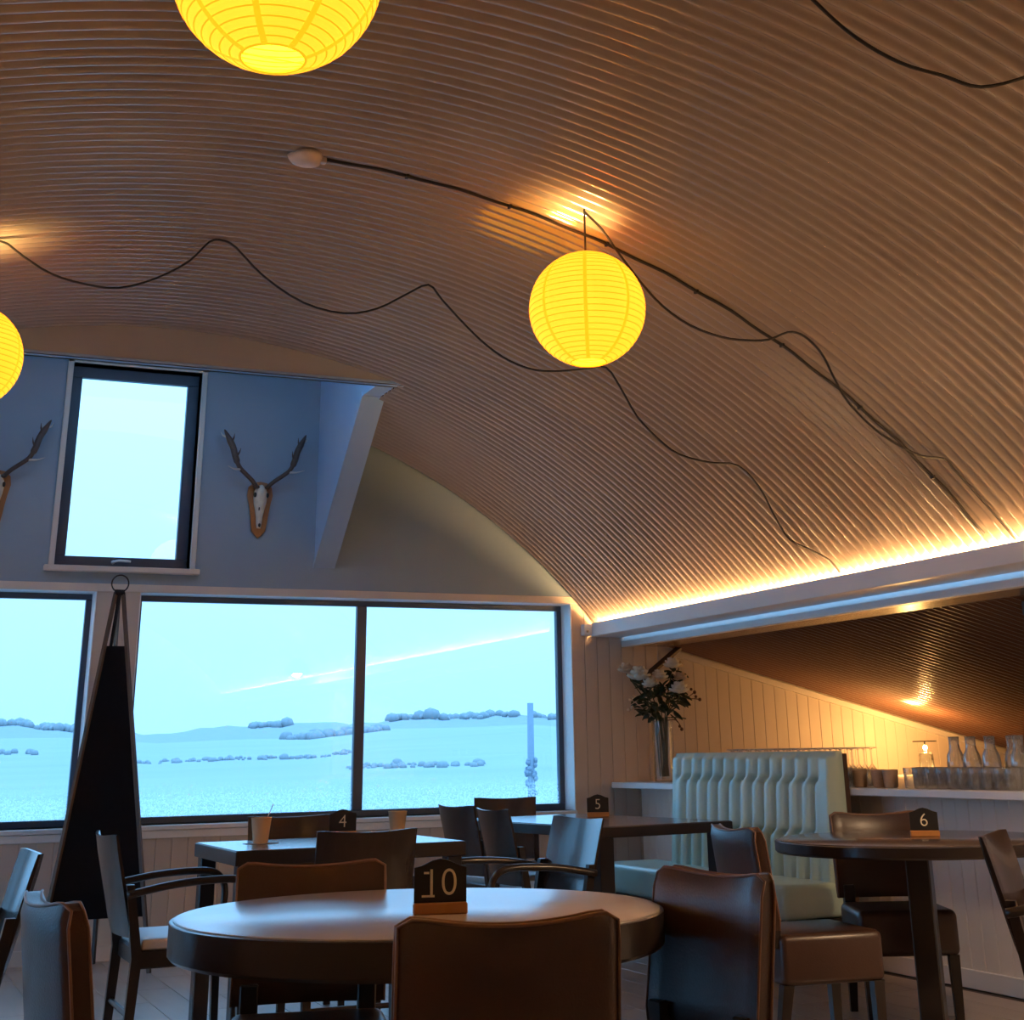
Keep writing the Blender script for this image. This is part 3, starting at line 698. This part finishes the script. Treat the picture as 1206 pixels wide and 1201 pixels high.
# ------------------------------------------------------------------ paper lanterns
def make_lantern(R):
    t = link(bpy.data.objects.new('paper_lantern', None)); t.empty_display_size = .1
    op = .30; a0 = math.asin(op); nr = 24
    bm = B(); prof = []
    steps = nr*4
    for i in range(steps+1):
        th = a0+(PI-2*a0)*i/steps; rr_ = R*(1-.012*abs(math.sin(PI*i/4))*-1-.012)
        prof.append((rr_*math.sin(th), rr_*math.cos(th)))
    lathe(bm, prof, 48); sh = obj('paper_shade', bm, 'lantern', t, True)
    bm = B()
    for i in range(1, nr):
        th = a0+(PI-2*a0)*i/nr; r_ = R*.990*math.sin(th); z = R*.990*math.cos(th)
        tube(bm, [(r_*math.cos(2*PI*k/40), r_*math.sin(2*PI*k/40), z) for k in range(41)], .0026, 4, False)
    obj('wire_ribs', bm, 'lantern_rib', sh)
    bm = B()
    for k in range(8):
        a = 2*PI*k/8+.3; vs_ = []
        for i in range(21):
            th = a0+(PI-2*a0)*i/20; r_ = R*1.0015
            w_ = .0075
            c = Vector((r_*math.sin(th)*math.cos(a), r_*math.sin(th)*math.sin(a), r_*math.cos(th))); tn = Vector((-math.sin(a), math.cos(a), 0))
            vs_.append((bm.verts.new(c-tn*w_), bm.verts.new(c+tn*w_)))
        for p, q in zip(vs_, vs_[1:]): bm.faces.new((p[0], p[1], q[1], q[0]))
    obj('paper_seams', bm, 'lantern_band', sh)
    bm = B(); z = -R*math.cos(a0)*.99; r_ = R*op
    tube(bm, [(r_*math.cos(2*PI*k/32), r_*math.sin(2*PI*k/32), z) for k in range(33)], .0035, 5, False)
    obj('wire_ring', bm, 'lantern_rib', t)
    bm = B(); tube(bm, [(-r_, 0, z), (r_, 0, z)], .002, 4); obj('cross_wire', bm, 'lantern_rib', t)
    bm = B(); z = -z; tube(bm, [(r_*math.cos(2*PI*k/32), r_*math.sin(2*PI*k/32), z) for k in range(33)], .003, 5, False)
    obj('wire_ring', bm, 'lantern_rib', t)
    bm = B(); ball(bm, (0, 0, .05), .03, (1, 1, 1.25), 12, 8); obj('bulb', bm, 'bulb', t, True)
    bm = B(); tube(bm, [(0, 0, .085), (0, 0, .14)], .017, 10); obj('socket', bm, 'cable', t, True)
    return t
lant = make_lantern(.2486)
spots = [((2.60, 5.225, 2.888), 3.345, 'yellow paper lantern hanging over the middle of the room', 1), ((.665, 2.92, 2.858), 3.40, 'large near yellow paper lantern cut off by the top edge', 1), ((.215, 6.6, 2.80), 3.36, 'yellow paper lantern cut off by the left edge beside the upper window', .945)]
for i, (p, hz, lab, sc) in enumerate(spots):
    o = lant if i == 0 else copy_tree(lant)
    o.location = p; o.scale = (sc,)*3; tag(o, lab, 'lantern', 'yellow paper lanterns')
    bm = B(); tube(bm, [(0, 0, .14), (0, 0, (hz-p[2])/sc)], .0045, 6); obj('cord', bm, 'cable', o)
    ld = bpy.data.lights.new('lantern_bulb', 'POINT'); ld.energy = BULB_WATT; ld.color = (1, .66, .22); ld.shadow_soft_size = .05
    lo = link(bpy.data.objects.new('bulb_light', ld), o); lo.location = (0, 0, .10)

# ------------------------------------------------------------------ ceiling cables
def clampv(p, off=.014):
    # keep a cable point just inside the vault
    d = math.hypot(p[0]-X0, p[2]-ZC); R_ = RV-AMP-off
    if d > R_: k = R_/d; return (X0+(p[0]-X0)*k, p[1], ZC+(p[2]-ZC)*k)
    return p
c1 = [(.289, 3.367), (.4, 3.29), (.528, 3.222), (.68, 3.19), (.835, 3.189), (1.0, 3.255), (1.15, 3.36), (1.24, 3.47), (1.302, 3.50), (1.37, 3.46), (1.514, 3.329), (1.72, 3.215), (1.929, 3.182), (2.1, 3.225), (2.25, 3.315), (2.376, 3.395), (2.45, 3.31), (2.588, 3.18), (2.70, 3.09), (2.825, 3.021), (2.97, 2.985), (3.116, 2.993), (3.27, 3.02), (3.393, 3.05), (3.47, 2.93), (3.56, 2.786), (3.68, 2.675), (3.808, 2.597), (4.0, 2.565), (4.177, 2.566), (4.302, 2.443), (4.38, 2.30), (4.469, 2.177), (4.6, 2.125), (4.75, 2.10), (4.80, 2.03)]
left1 = [(2*.289-x, z) for x, z in reversed(c1[1:9])]
bm = B(); tube(bm, spline([clampv((x, 6.6, z), .008) for x, z in left1+c1], 3), .0055, 6)
tag(obj('cable', bm, 'cable'), 'thin black lamp cable swagged across the arched ceiling nearest the gable', 'cable')
c2 = [(2.602, 3.348), (2.68, 3.26), (2.765, 3.151), (2.86, 3.04), (2.965, 2.94), (3.1, 2.865), (3.259, 2.827), (3.39, 2.825), (3.504, 2.84), (3.61, 2.885), (3.693, 2.907), (3.75, 2.86), (3.797, 2.788), (3.85, 2.68), (3.914, 2.58), (4.042, 2.472), (4.16, 2.41), (4.29, 2.364), (4.42, 2.36), (4.509, 2.354), (4.56, 2.28), (4.63, 2.175), (4.73, 2.08), (4.81, 2.03)]
left2 = [(2*2.602-x, z+.0) for x, z in reversed(c2[1:11])]
bm = B(); tube(bm, spline([clampv((x, 5.22, z), .008) for x, z in c2], 3), .0055, 6)
tag(obj('cable', bm, 'cable'), 'thin black lamp cable from the middle lantern down to the rope light', 'cable')
c3 = [(1.2, 3.4), (1.45, 3.30), (1.75, 3.22), (2.05, 3.20), (2.25, 3.23)]
def ray_y(px, py, Y):
    d = r2*((px-PX)/F)-u2*((py-PY)/F)+fw; k = Y/d.y; return (d.x*k, Y, 1.12+d.z*k)
bm = B(); tube(bm, spline([clampv(p, .008) for p in [(2.05, 2.95, 3.40), (2.13, 2.95, 3.22), (2.23, 2.95, 3.117), (2.36, 2.95, 3.03), (2.51, 2.95, 2.978), (2.66, 2.95, 2.965), (2.80, 2.95, 2.953), (2.985, 2.95, 3.021), (3.13, 2.95, 3.10), (3.215, 2.95, 3.125), (3.27, 2.95, 3.03), (3.42, 2.95, 2.78), (3.62, 2.95, 2.62), (3.85, 2.95, 2.58), (4.02, 2.95, 2.62), (4.10, 2.95, 2.60), (4.25, 2.95, 2.32), (4.50, 2.95, 2.16), (4.72, 2.95, 2.08), (4.80, 2.95, 2.03)]], 4), .0055, 6)
tag(obj('cable', bm, 'cable'), 'thin black cable swagged at the top right corner', 'cable')
t = thing('conduit', 'thick black conduit following the ceiling arch from the cream ceiling rose', 'conduit', (0, 0, 0))
pts = []
for i in range(61):
    a = math.radians(88.9-(88.9-43.5)*i/60); R_ = RV-AMP-.006; wob = .006*math.sin(i*1.1)
    pts.append((X0+R_*math.cos(a), 5.435-.055*sm(0, 60, i)+wob, ZC+R_*math.sin(a)))
bm = B(); tube(bm, pts, .0075, 7); obj('pipe', bm, 'cable', t, True)
for i in (6, 14, 22, 30, 38, 46, 54):
    p = Vector(pts[i]); bm = B(); box(bm, p.x-.007, p.x+.007, p.y-.014, p.y+.014, p.z-.010, p.z+.006, .002, 1); obj('clip', bm, 'cable', t)
t = thing('ceiling_rose', 'cream plastic ceiling rose at the start of the black conduit', 'ceiling rose', (1.405, 5.44, vz(1.4)-AMP))
bm = B(); lathe(bm, [(0, -.045), (.03, -.044), (.055, -.034), (.068, -.018), (.075, 0), (0, 0)], 20)
for v in bm.verts: v.co.x *= 1+.12*math.sin(3*math.atan2(v.co.y, v.co.x))
obj('cover', bm, 'rose', t, True); bm = B(); box(bm, .02, .085, -.016, .016, -.026, 0, .005, 2); obj('cable_entry', bm, 'rose', t)

# ------------------------------------------------------------------ skull trophies
def trophy(x, z, label, mirror=1):
    t = thing('antler_trophy', label, 'trophy', (x, D, z), 0, 'deer skull trophies on the gable wall')
    pts = [(0, -.25), (.02, -.232), (.048, -.20), (.055, -.15), (.055, -.10), (.072, -.03), (.088, .04), (.08, .095), (.045, .125), (0, .132)]
    pts = pts+[(-a, b) for a, b in reversed(pts[1:-1])]
    bm = B(); prism(bm, pts, 'y', -.022, -.002); bmesh.ops.bevel(bm, geom=[e for e in bm.edges if abs(e.verts[0].co.y-e.verts[1].co.y) < 1e-5 and e.verts[0].co.y < -.01], offset=.006, segments=2, affect='EDGES')
    obj('shield', bm, 'shield', t)
    bm = B(); prof = [(-.185, .014, .016), (-.15, .019, .022), (-.11, .022, .03), (-.06, .032, .04), (-.02, .042, .048), (.02, .047, .055), (.06, .045, .06), (.09, .03, .05), (.105, .01, .035)]
    rings = []
    for z_, wx, dy in prof: rings.append([bm.verts.new((wx*math.cos(PI*k/10), -.022-dy*math.sin(PI*k/10), z_)) for k in range(11)])
    for a, b in zip(rings, rings[1:]):
        for k in range(10): bm.faces.new((a[k], a[k+1], b[k+1], b[k]))
    bm.faces.new(rings[0]); bm.faces.new(rings[-1][::-1])
    sk = obj('skull', bm, 'bone', t, True)
    for s in (-1, 1):
        bm = B(); ball(bm, (s*.043, -.055, .035), .017, (.6, .8, 1)); obj('eye_socket', bm, 'dark', sk, True)
    bm = B(); ball(bm, (0, -.040, -.165), .011, (.8, .7, 1.3)); obj('nose_hole', bm, 'dark', sk, True)
    bm = B(); ball(bm, (-.013, -.064, -.06), .008, (.5, .5, 1.6)); obj('face_hole', bm, 'dark', sk, True)
    for s in (-1, 1):
        k = s
        beam = spline([(k*.035, -.06, .085), (k*.075, -.085, .125), (k*.13, -.11, .165), (k*.175, -.12, .205), (k*.205, -.12, .27), (k*.225, -.11, .34), (k*.26, -.10, .41), (k*.285, -.09, .46)], 5)
        rad = [.015-.001*i*.0 if i < 18 else (.022 if i < 28 else max(.002, .022-(i-28)*.0026)) for i in range(len(beam))]
        bm = B(); tube(bm, beam, rad, 8); ball(bm, (k*.036, -.06, .087), .021, (1, 1, .6))
        a = obj('antler', bm, 'antler', t, True)
        for p0, p1, p2, m_ in (((k*.165, -.118, .19), (k*.215, -.15, .185), (k*.265, -.17, .20), 'antler_tip'), ((k*.205, -.12, .27), (k*.185, -.135, .30), (k*.178, -.15, .33), 'antler'), ((k*.24, -.105, .37), (k*.225, -.12, .40), (k*.222, -.13, .43), 'antler'), ((k*.262, -.10, .41), (k*.29, -.08, .42), (k*.305, -.06, .45), 'antler_tip')):
            bm = B(); tube(bm, spline([p0, p1, p2], 4), [.010, .009, .008, .007, .006, .0045, .003, .002, .001], 6); obj('tine', bm, m_, a, True)
    return t
tr1 = trophy(2.285, 2.755, 'deer skull trophy on oak shield right of the upper window')
tr2 = trophy(.585, 2.735, 'deer skull trophy cut off by the left edge beside the upper window')

# ------------------------------------------------------------------ table signs and cups
def sign(x, y, rz, num, label, s=1.0):
    t = thing('table_sign', label, 'table sign', (x, y, .75), rz, 'peaked table number signs')
    wd, h = .065*s, .105*s; bm = B()
    prism(bm, [(-wd, .018), (wd, .018), (wd, h), (wd*.72, h+.004), (wd*.3, h+.016*s), (0, h+.020*s), (-wd*.3, h+.016*s), (-wd*.72, h+.004), (-wd, h)], 'y', -.004, .004); pl = obj('plaque', bm, 'plaque', t)
    bm = B(); box(bm, -wd-.002, wd+.002, -.022, .022, 0, .026*s, .003, 1); obj('base', bm, 'sign_wood', t)
    me = text_mesh(num, .088*s if len(num) > 1 else .082*s); me.materials.append(M['cream_ink'])
    if num == '10':      # the printed 1 has a flag and a foot
        b2 = B(); b2.from_mesh(me); box(b2, -.046*s, -.014*s, -.0305*s, -.0255*s, -.0008, .0008); box(b2, -.041*s, -.028*s, .022*s, .027*s, -.0008, .0008); b2.to_mesh(me); b2.free()
    n_ = link(bpy.data.objects.new('number', me), pl); n_.location = (0, -.0055, .018+(h-.008)*.52); n_.rotation_euler = (PI/2, 0, 0)
    return t
sign(1.365, 3.66, -.30, '10', 'black table sign with number 10 on the round pale table')
sign(2.20, 7.26, -.25, '4', 'black table sign with number 4 behind the paper cup')
sign(4.10, 8.30, -.40, '5', 'black table sign with number 5 on the dark rectangular table', 1.0)
sign(4.262, 5.44, -.62, '6', 'black table sign with number 6 on the round dark table', .92)
def cup(x, y, label, stick):
    t = thing('paper_cup', label, 'cup', (x, y, .7505), 0, 'tan paper cups')
    bm = B(); lathe(bm, [(0, .0), (.033, 0), (.046, .105), (.048, .107), (.046, .109), (.044, .107), (.034, .012), (0, .012)], 28); obj('cup_body', bm, 'paper_cup', t, angle=40)
    if stick:
        bm = B(); tube(bm, [(-.01, 0, .02), (.05, -.01, .165)], .004, 6, True, .4); obj('stirrer', bm, 'stick', t)
    return t
bm = B(); lathe(bm, [(0, 0), (.075, 0), (.082, .0008), (.072, .0014), (0, .0014)], 20)
for v in bm.verts: v.co.x *= 1+.06*math.sin(5*math.atan2(v.co.y, v.co.x)); v.co += Vector((1.735, 6.985, .7502))
tag(obj('doily', bm, 'napkin'), 'grey doily under the left paper cup', 'doily')
c_ = cup(1.731, 6.99, 'tan paper cup with a stirrer on the grey doily', True); c_.location.z = .7518
cup(2.47, 7.23, 'tan paper cup at the right end behind the wooden chair back', False)

# ------------------------------------------------------------------ vase of flowers
t = thing('flower_vase', 'tall clear glass vase of water at the far end of the white shelf', 'vase', (5.19, 9.44, .91))
bm = B(); lathe(bm, [(0, 0), (.068, 0), (.072, .005), (.076, .40), (.073, .402), (.068, .395), (.066, .02), (0, .018)], 28); obj('vase_body', bm, 'vase_glass', t, angle=40)
fl = thing('bouquet', 'bouquet of cream roses and dark leaves in the tall glass vase', 'flowers', (5.19, 9.44, .935))
rr = random.Random(11)
heads = [(-.27, .0, .73, .06, 'petal_warm'), (-.19, -.04, .69, .085, 'petal'), (-.12, -.07, .63, .06, 'petal'), (-.03, -.05, .68, .065, 'petal'), (.09, -.03, .765, .065, 'petal'), (.16, .0, .76, .04, 'petal_warm'), (.07, -.15, .59, .072, 'petal'), (.15, -.03, .665, .065, 'petal_warm')]
bm = B()
for (x, y, z, r, m_) in heads: tube(bm, spline([(x*.1+rr.uniform(-.03, .03), y*.1, .01), (x*.25, y*.3, .40), (x*.8, y*.9, z-.1), (x, y, z-r*.6)], 5), .004, 5)
for i in range(10): a = rr.uniform(0, 6.28); tube(bm, [(.035*math.cos(a), .035*math.sin(a), .01), (.04*math.cos(a+1), .04*math.sin(a+1), .4)], .0045, 5)
st_ = obj('stems', bm, 'stem', fl); st_['kind'] = 'stuff'
for (x, y, z, r, m_) in heads:
    bm = B(); ball(bm, (x, y, z), r*.55, (1, 1, .9), 10, 7)
    for ring_, (n_, rad, tilt, lift) in enumerate(((5, .45, .3, .25), (7, .7, .7, .05), (8, .9, 1.1, -.2))):
        for k in range(n_):
            a = 2*PI*k/n_+ring_*.4+rr.uniform(-.15, .15)
            tb = bmesh.new(); bmesh.ops.create_uvsphere(tb, u_segments=7, v_segments=5, radius=r*.46)
            bmesh.ops.scale(tb, vec=(1, .9, .28), verts=tb.verts)
            mtx = Matrix.Translation((x+rad*r*.75*math.cos(a), y+rad*r*.75*math.sin(a), z+lift*r)) @ Matrix.Rotation(a, 4, 'Z') @ Matrix.Rotation(-(PI/2-tilt), 4, 'Y')
            merge(bm, tb, mtx)
    obj('rose_head', bm, m_, fl, True)
def leafmesh():
    bm = B(); n_ = 6; L = []; Rr = []; Mid = []
    for i in range(n_+1):
        t_ = i/n_; wd = .021*math.sin(PI*min(1, t_*.95+.03))**.8; z = -.012*t_*t_
        Mid.append(bm.verts.new((t_*.085, 0, z))); L.append(bm.verts.new((t_*.085, wd, z+.006))); Rr.append(bm.verts.new((t_*.085, -wd, z+.006)))
    for i in range(n_): bm.faces.new((Mid[i], Mid[i+1], L[i+1], L[i])); bm.faces.new((Mid[i], Rr[i], Rr[i+1], Mid[i+1]))
    me = bpy.data.meshes.new('leaf'); bm.to_mesh(me); bm.free(); me.materials.append(M['leaf']); return me
lm_ = leafmesh()
for i in range(150):
    a = rr.uniform(0, 6.28); q = rr.random()**.6; x, y, z = .15*q*math.cos(a), .13*q*math.sin(a), rr.uniform(.39, .62)
    if i > 128: x, y, z = .10+.1*rr.random(), rr.uniform(0, .06), rr.uniform(.62, .72)
    o = link(bpy.data.objects.new('leaf', lm_), fl); o.location = (x, y, z); o.rotation_euler = (rr.uniform(-.8, .8), rr.uniform(-.9, .7), a+rr.uniform(-.7, .7)); o.scale = (rr.uniform(.8, 1.3),)*3
for pts in ([(.05, 0, .42), (.14, 0, .52), (.25, -.02, .525), (.31, -.02, .52)], [(.2, -.01, .525), (.27, -.02, .57)], [(-.04, 0, .40), (-.15, 0, .46), (-.27, -.02, .45)], [(-.06, 0, .40), (-.2, -.02, .49), (-.26, -.03, .52)], [(.04, 0, .38), (.12, 0, .38), (.16, 0, .32)]):
    bm = B(); tube(bm, spline(pts, 4), .0035, 5); p = pts[-1]; ball(bm, p, .013, (1, 1, 1), 7, 5); ball(bm, (p[0]*.9, p[1], p[2]+.02), .011, (1, 1, 1), 7, 5)
    obj('twig', bm, 'twig' if pts[-1][0] > 0 else 'petal_warm', fl, True)

# ------------------------------------------------------------------ glassware on the shelf
ZSH = .9105
ORD = 'first second third fourth fifth sixth seventh eighth ninth tenth eleventh twelfth thirteenth fourteenth'.split()
bm = B(); lathe(bm, [(.0, .205), (.034, .203), (.035, .199), (.008, .194), (.0045, .185), (.0045, .115), (.012, .105), (.034, .075), (.040, .045), (.036, .0), (.0345, .0), (.0385, .045), (.032, .072), (.0, .098)], 14)
bmesh.ops.recalc_face_normals(bm, faces=bm.faces); wg = bpy.data.meshes.new('wine_glass'); bm.to_mesh(wg); bm.free(); wg.materials.append(M['clear']); wg.polygons.foreach_set('use_smooth', [True]*len(wg.polygons))
for r_, (x, y0, y1, n_) in enumerate(((5.06, 7.02, 8.30, 13), (5.16, 7.06, 8.44, 14), (5.26, 7.13, 8.55, 14))):
    for k in range(n_):
        o = link(bpy.data.objects.new('wine_glass', wg)); o.location = (x+random.uniform(-.008, .008), y0+(y1-y0)*k/(n_-1), ZSH)
        tag(o, '%s upside-down stemmed glass from the right in the %s row behind the banquette' % (ORD[k], ['front', 'middle', 'back'][r_]), 'wine glass', 'stemmed glasses row %s' % ['front', 'middle', 'back'][r_])
bm = B(); lathe(bm, [(0, .0), (.030, .0), (.034, .004), (.038, .098), (.0375, .100), (.0355, .098), (.031, .010), (0, .008)], 16)
bmesh.ops.recalc_face_normals(bm, faces=bm.faces); tg = bpy.data.meshes.new('tumbler'); bm.to_mesh(tg); bm.free(); tg.materials.append(M['clear']); tg.polygons.foreach_set('use_smooth', [True]*len(tg.polygons))
for r_, (x, y0, n_) in enumerate(((5.02, 5.70, 10), (5.11, 5.74, 10), (5.20, 5.80, 10))):
    for k in range(n_):
        o = link(bpy.data.objects.new('tumbler', tg)); o.location = (x+random.uniform(-.006, .006), y0+k*.087, ZSH)
        tag(o, '%s clear tumbler from the right in the %s row on the white shelf' % (ORD[k], ['front', 'middle', 'back'][r_]), 'tumbler', 'tumblers row %s' % ['front', 'middle', 'back'][r_])
bm = B(); lathe(bm, [(0, 0), (.030, 0), (.036, .006), (.042, .085), (.041, .09), (.038, .086), (.032, .012), (0, .01)], 20); 
bmesh.ops.recalc_face_normals(bm, faces=bm.faces); sg = bpy.data.meshes.new('stoneware_cup'); bm.to_mesh(sg); bm.free(); sg.materials.append(M['ceramic']); sg.polygons.foreach_set('use_smooth', [True]*len(sg.polygons))
for (x, y, lab) in ((5.03, 6.93, 'tan stoneware cup beside the stemmed glasses'), (5.04, 6.77, 'middle one of the three tan stoneware cups'), (5.03, 6.66, 'tan stoneware cup beside the tumblers')):
    o = link(bpy.data.objects.new('stoneware_cup', sg)); o.location = (x, y, ZSH); tag(o, lab, 'cup', 'stoneware cups')
for i, (x, y, lab) in enumerate(((5.32, 6.47, 'leftmost clear carafe behind the tumblers'), (5.32, 6.34, 'second clear carafe from the left behind the tumblers'), (5.31, 6.18, 'third clear carafe from the left behind the tumblers'), (5.43, 6.15, 'clear carafe hidden behind the third one'), (5.31, 5.97, 'rightmost clear carafe behind the tumblers'))):
    t = thing('carafe', lab, 'carafe', (x, y, ZSH), 0, 'clear carafes')
    bm = B(); lathe(bm, [(0, 0), (.042, 0), (.047, .006), (.048, .12), (.044, .155), (.030, .185), (.026, .205), (.028, .245), (.0265, .247), (.0245, .205), (.028, .183), (.042, .152), (.045, .12), (.044, .010), (0, .008)], 20); obj('carafe_body', bm, 'clear', t, True)
    bm = B(); tube(bm, [(.0275*math.cos(2*PI*k/16), .0275*math.sin(2*PI*k/16), .246) for k in range(17)], .0022, 5, False); obj('lip', bm, 'clear', t, True)
bm = B(); box(bm, 4.98, 5.26, 5.64, 6.60, ZSH-.0004, ZSH-.0002)
bm.free()
# small lamp behind the glasses
t = thing('table_lamp', 'small glowing jar lamp on the shelf in front of the boarded wall', 'lamp', (7.25, 9.15, ZSH))
bm = B(); lathe(bm, [(0, 0), (.05, 0), (.055, .01), (.055, .14), (.045, .16), (.043, .16), (.052, .14), (.052, .012), (0, .01)], 20); obj('jar', bm, 'vase_glass', t, True)
bm = B(); ball(bm, (0, 0, .19), .016, (1, 1, 1.2)); obj('bulb', bm, 'bulb', t, True)
bm = B(); tube(bm, [(.085*math.cos(2*PI*k/20), .085*math.sin(2*PI*k/20), .235) for k in range(21)], .004, 5, False); obj('wire_ring', bm, 'iron', t); bm = B(); tube(bm, [(-.085, 0, .235), (.085, 0, .235)], .003, 4); obj('cross_bar', bm, 'iron', t); bm = B(); tube(bm, [(0, 0, .2), (0, 0, .235)], .006, 6); obj('stem', bm, 'iron', t)
ld = bpy.data.lights.new('shelf_lamp_bulb', 'POINT'); ld.energy = SHELF_LAMP_WATT; ld.color = (1, .52, .15); ld.shadow_soft_size = .04
lo = link(bpy.data.objects.new('bulb_light', ld), t); lo.location = (0, 0, .27)

# warm fill pendant added over the near right of the room (out of frame); it lights the boarded wall and the right-hand chairs
t = thing('fill_pendant', 'added black fill pendant above the near right of the room', 'lamp', (4.40, 3.35, 1.98))
bm = B(); lathe(bm, [(.03, .17), (.06, .16), (.17, .0), (.175, .0), (.066, .168), (.03, .18)], 28); obj('fill_pendant_shade', bm, 'iron', t, True)
bm = B(); ball(bm, (0, 0, .06), .03, (1, 1, 1.2)); obj('bulb', bm, 'bulb', t, True)
bm = B(); tube(bm, [(0, 0, .17), (0, 0, vz(4.40)-1.98-.02)], .005, 6); obj('cord', bm, 'cable', t)
ld = bpy.data.lights.new('fill_pendant_bulb', 'POINT'); ld.energy = FILL_PENDANT_WATT; ld.color = (1, .66, .38); ld.shadow_soft_size = .06
lo = link(bpy.data.objects.new('bulb_light', ld), t); lo.location = (0, 0, .035)
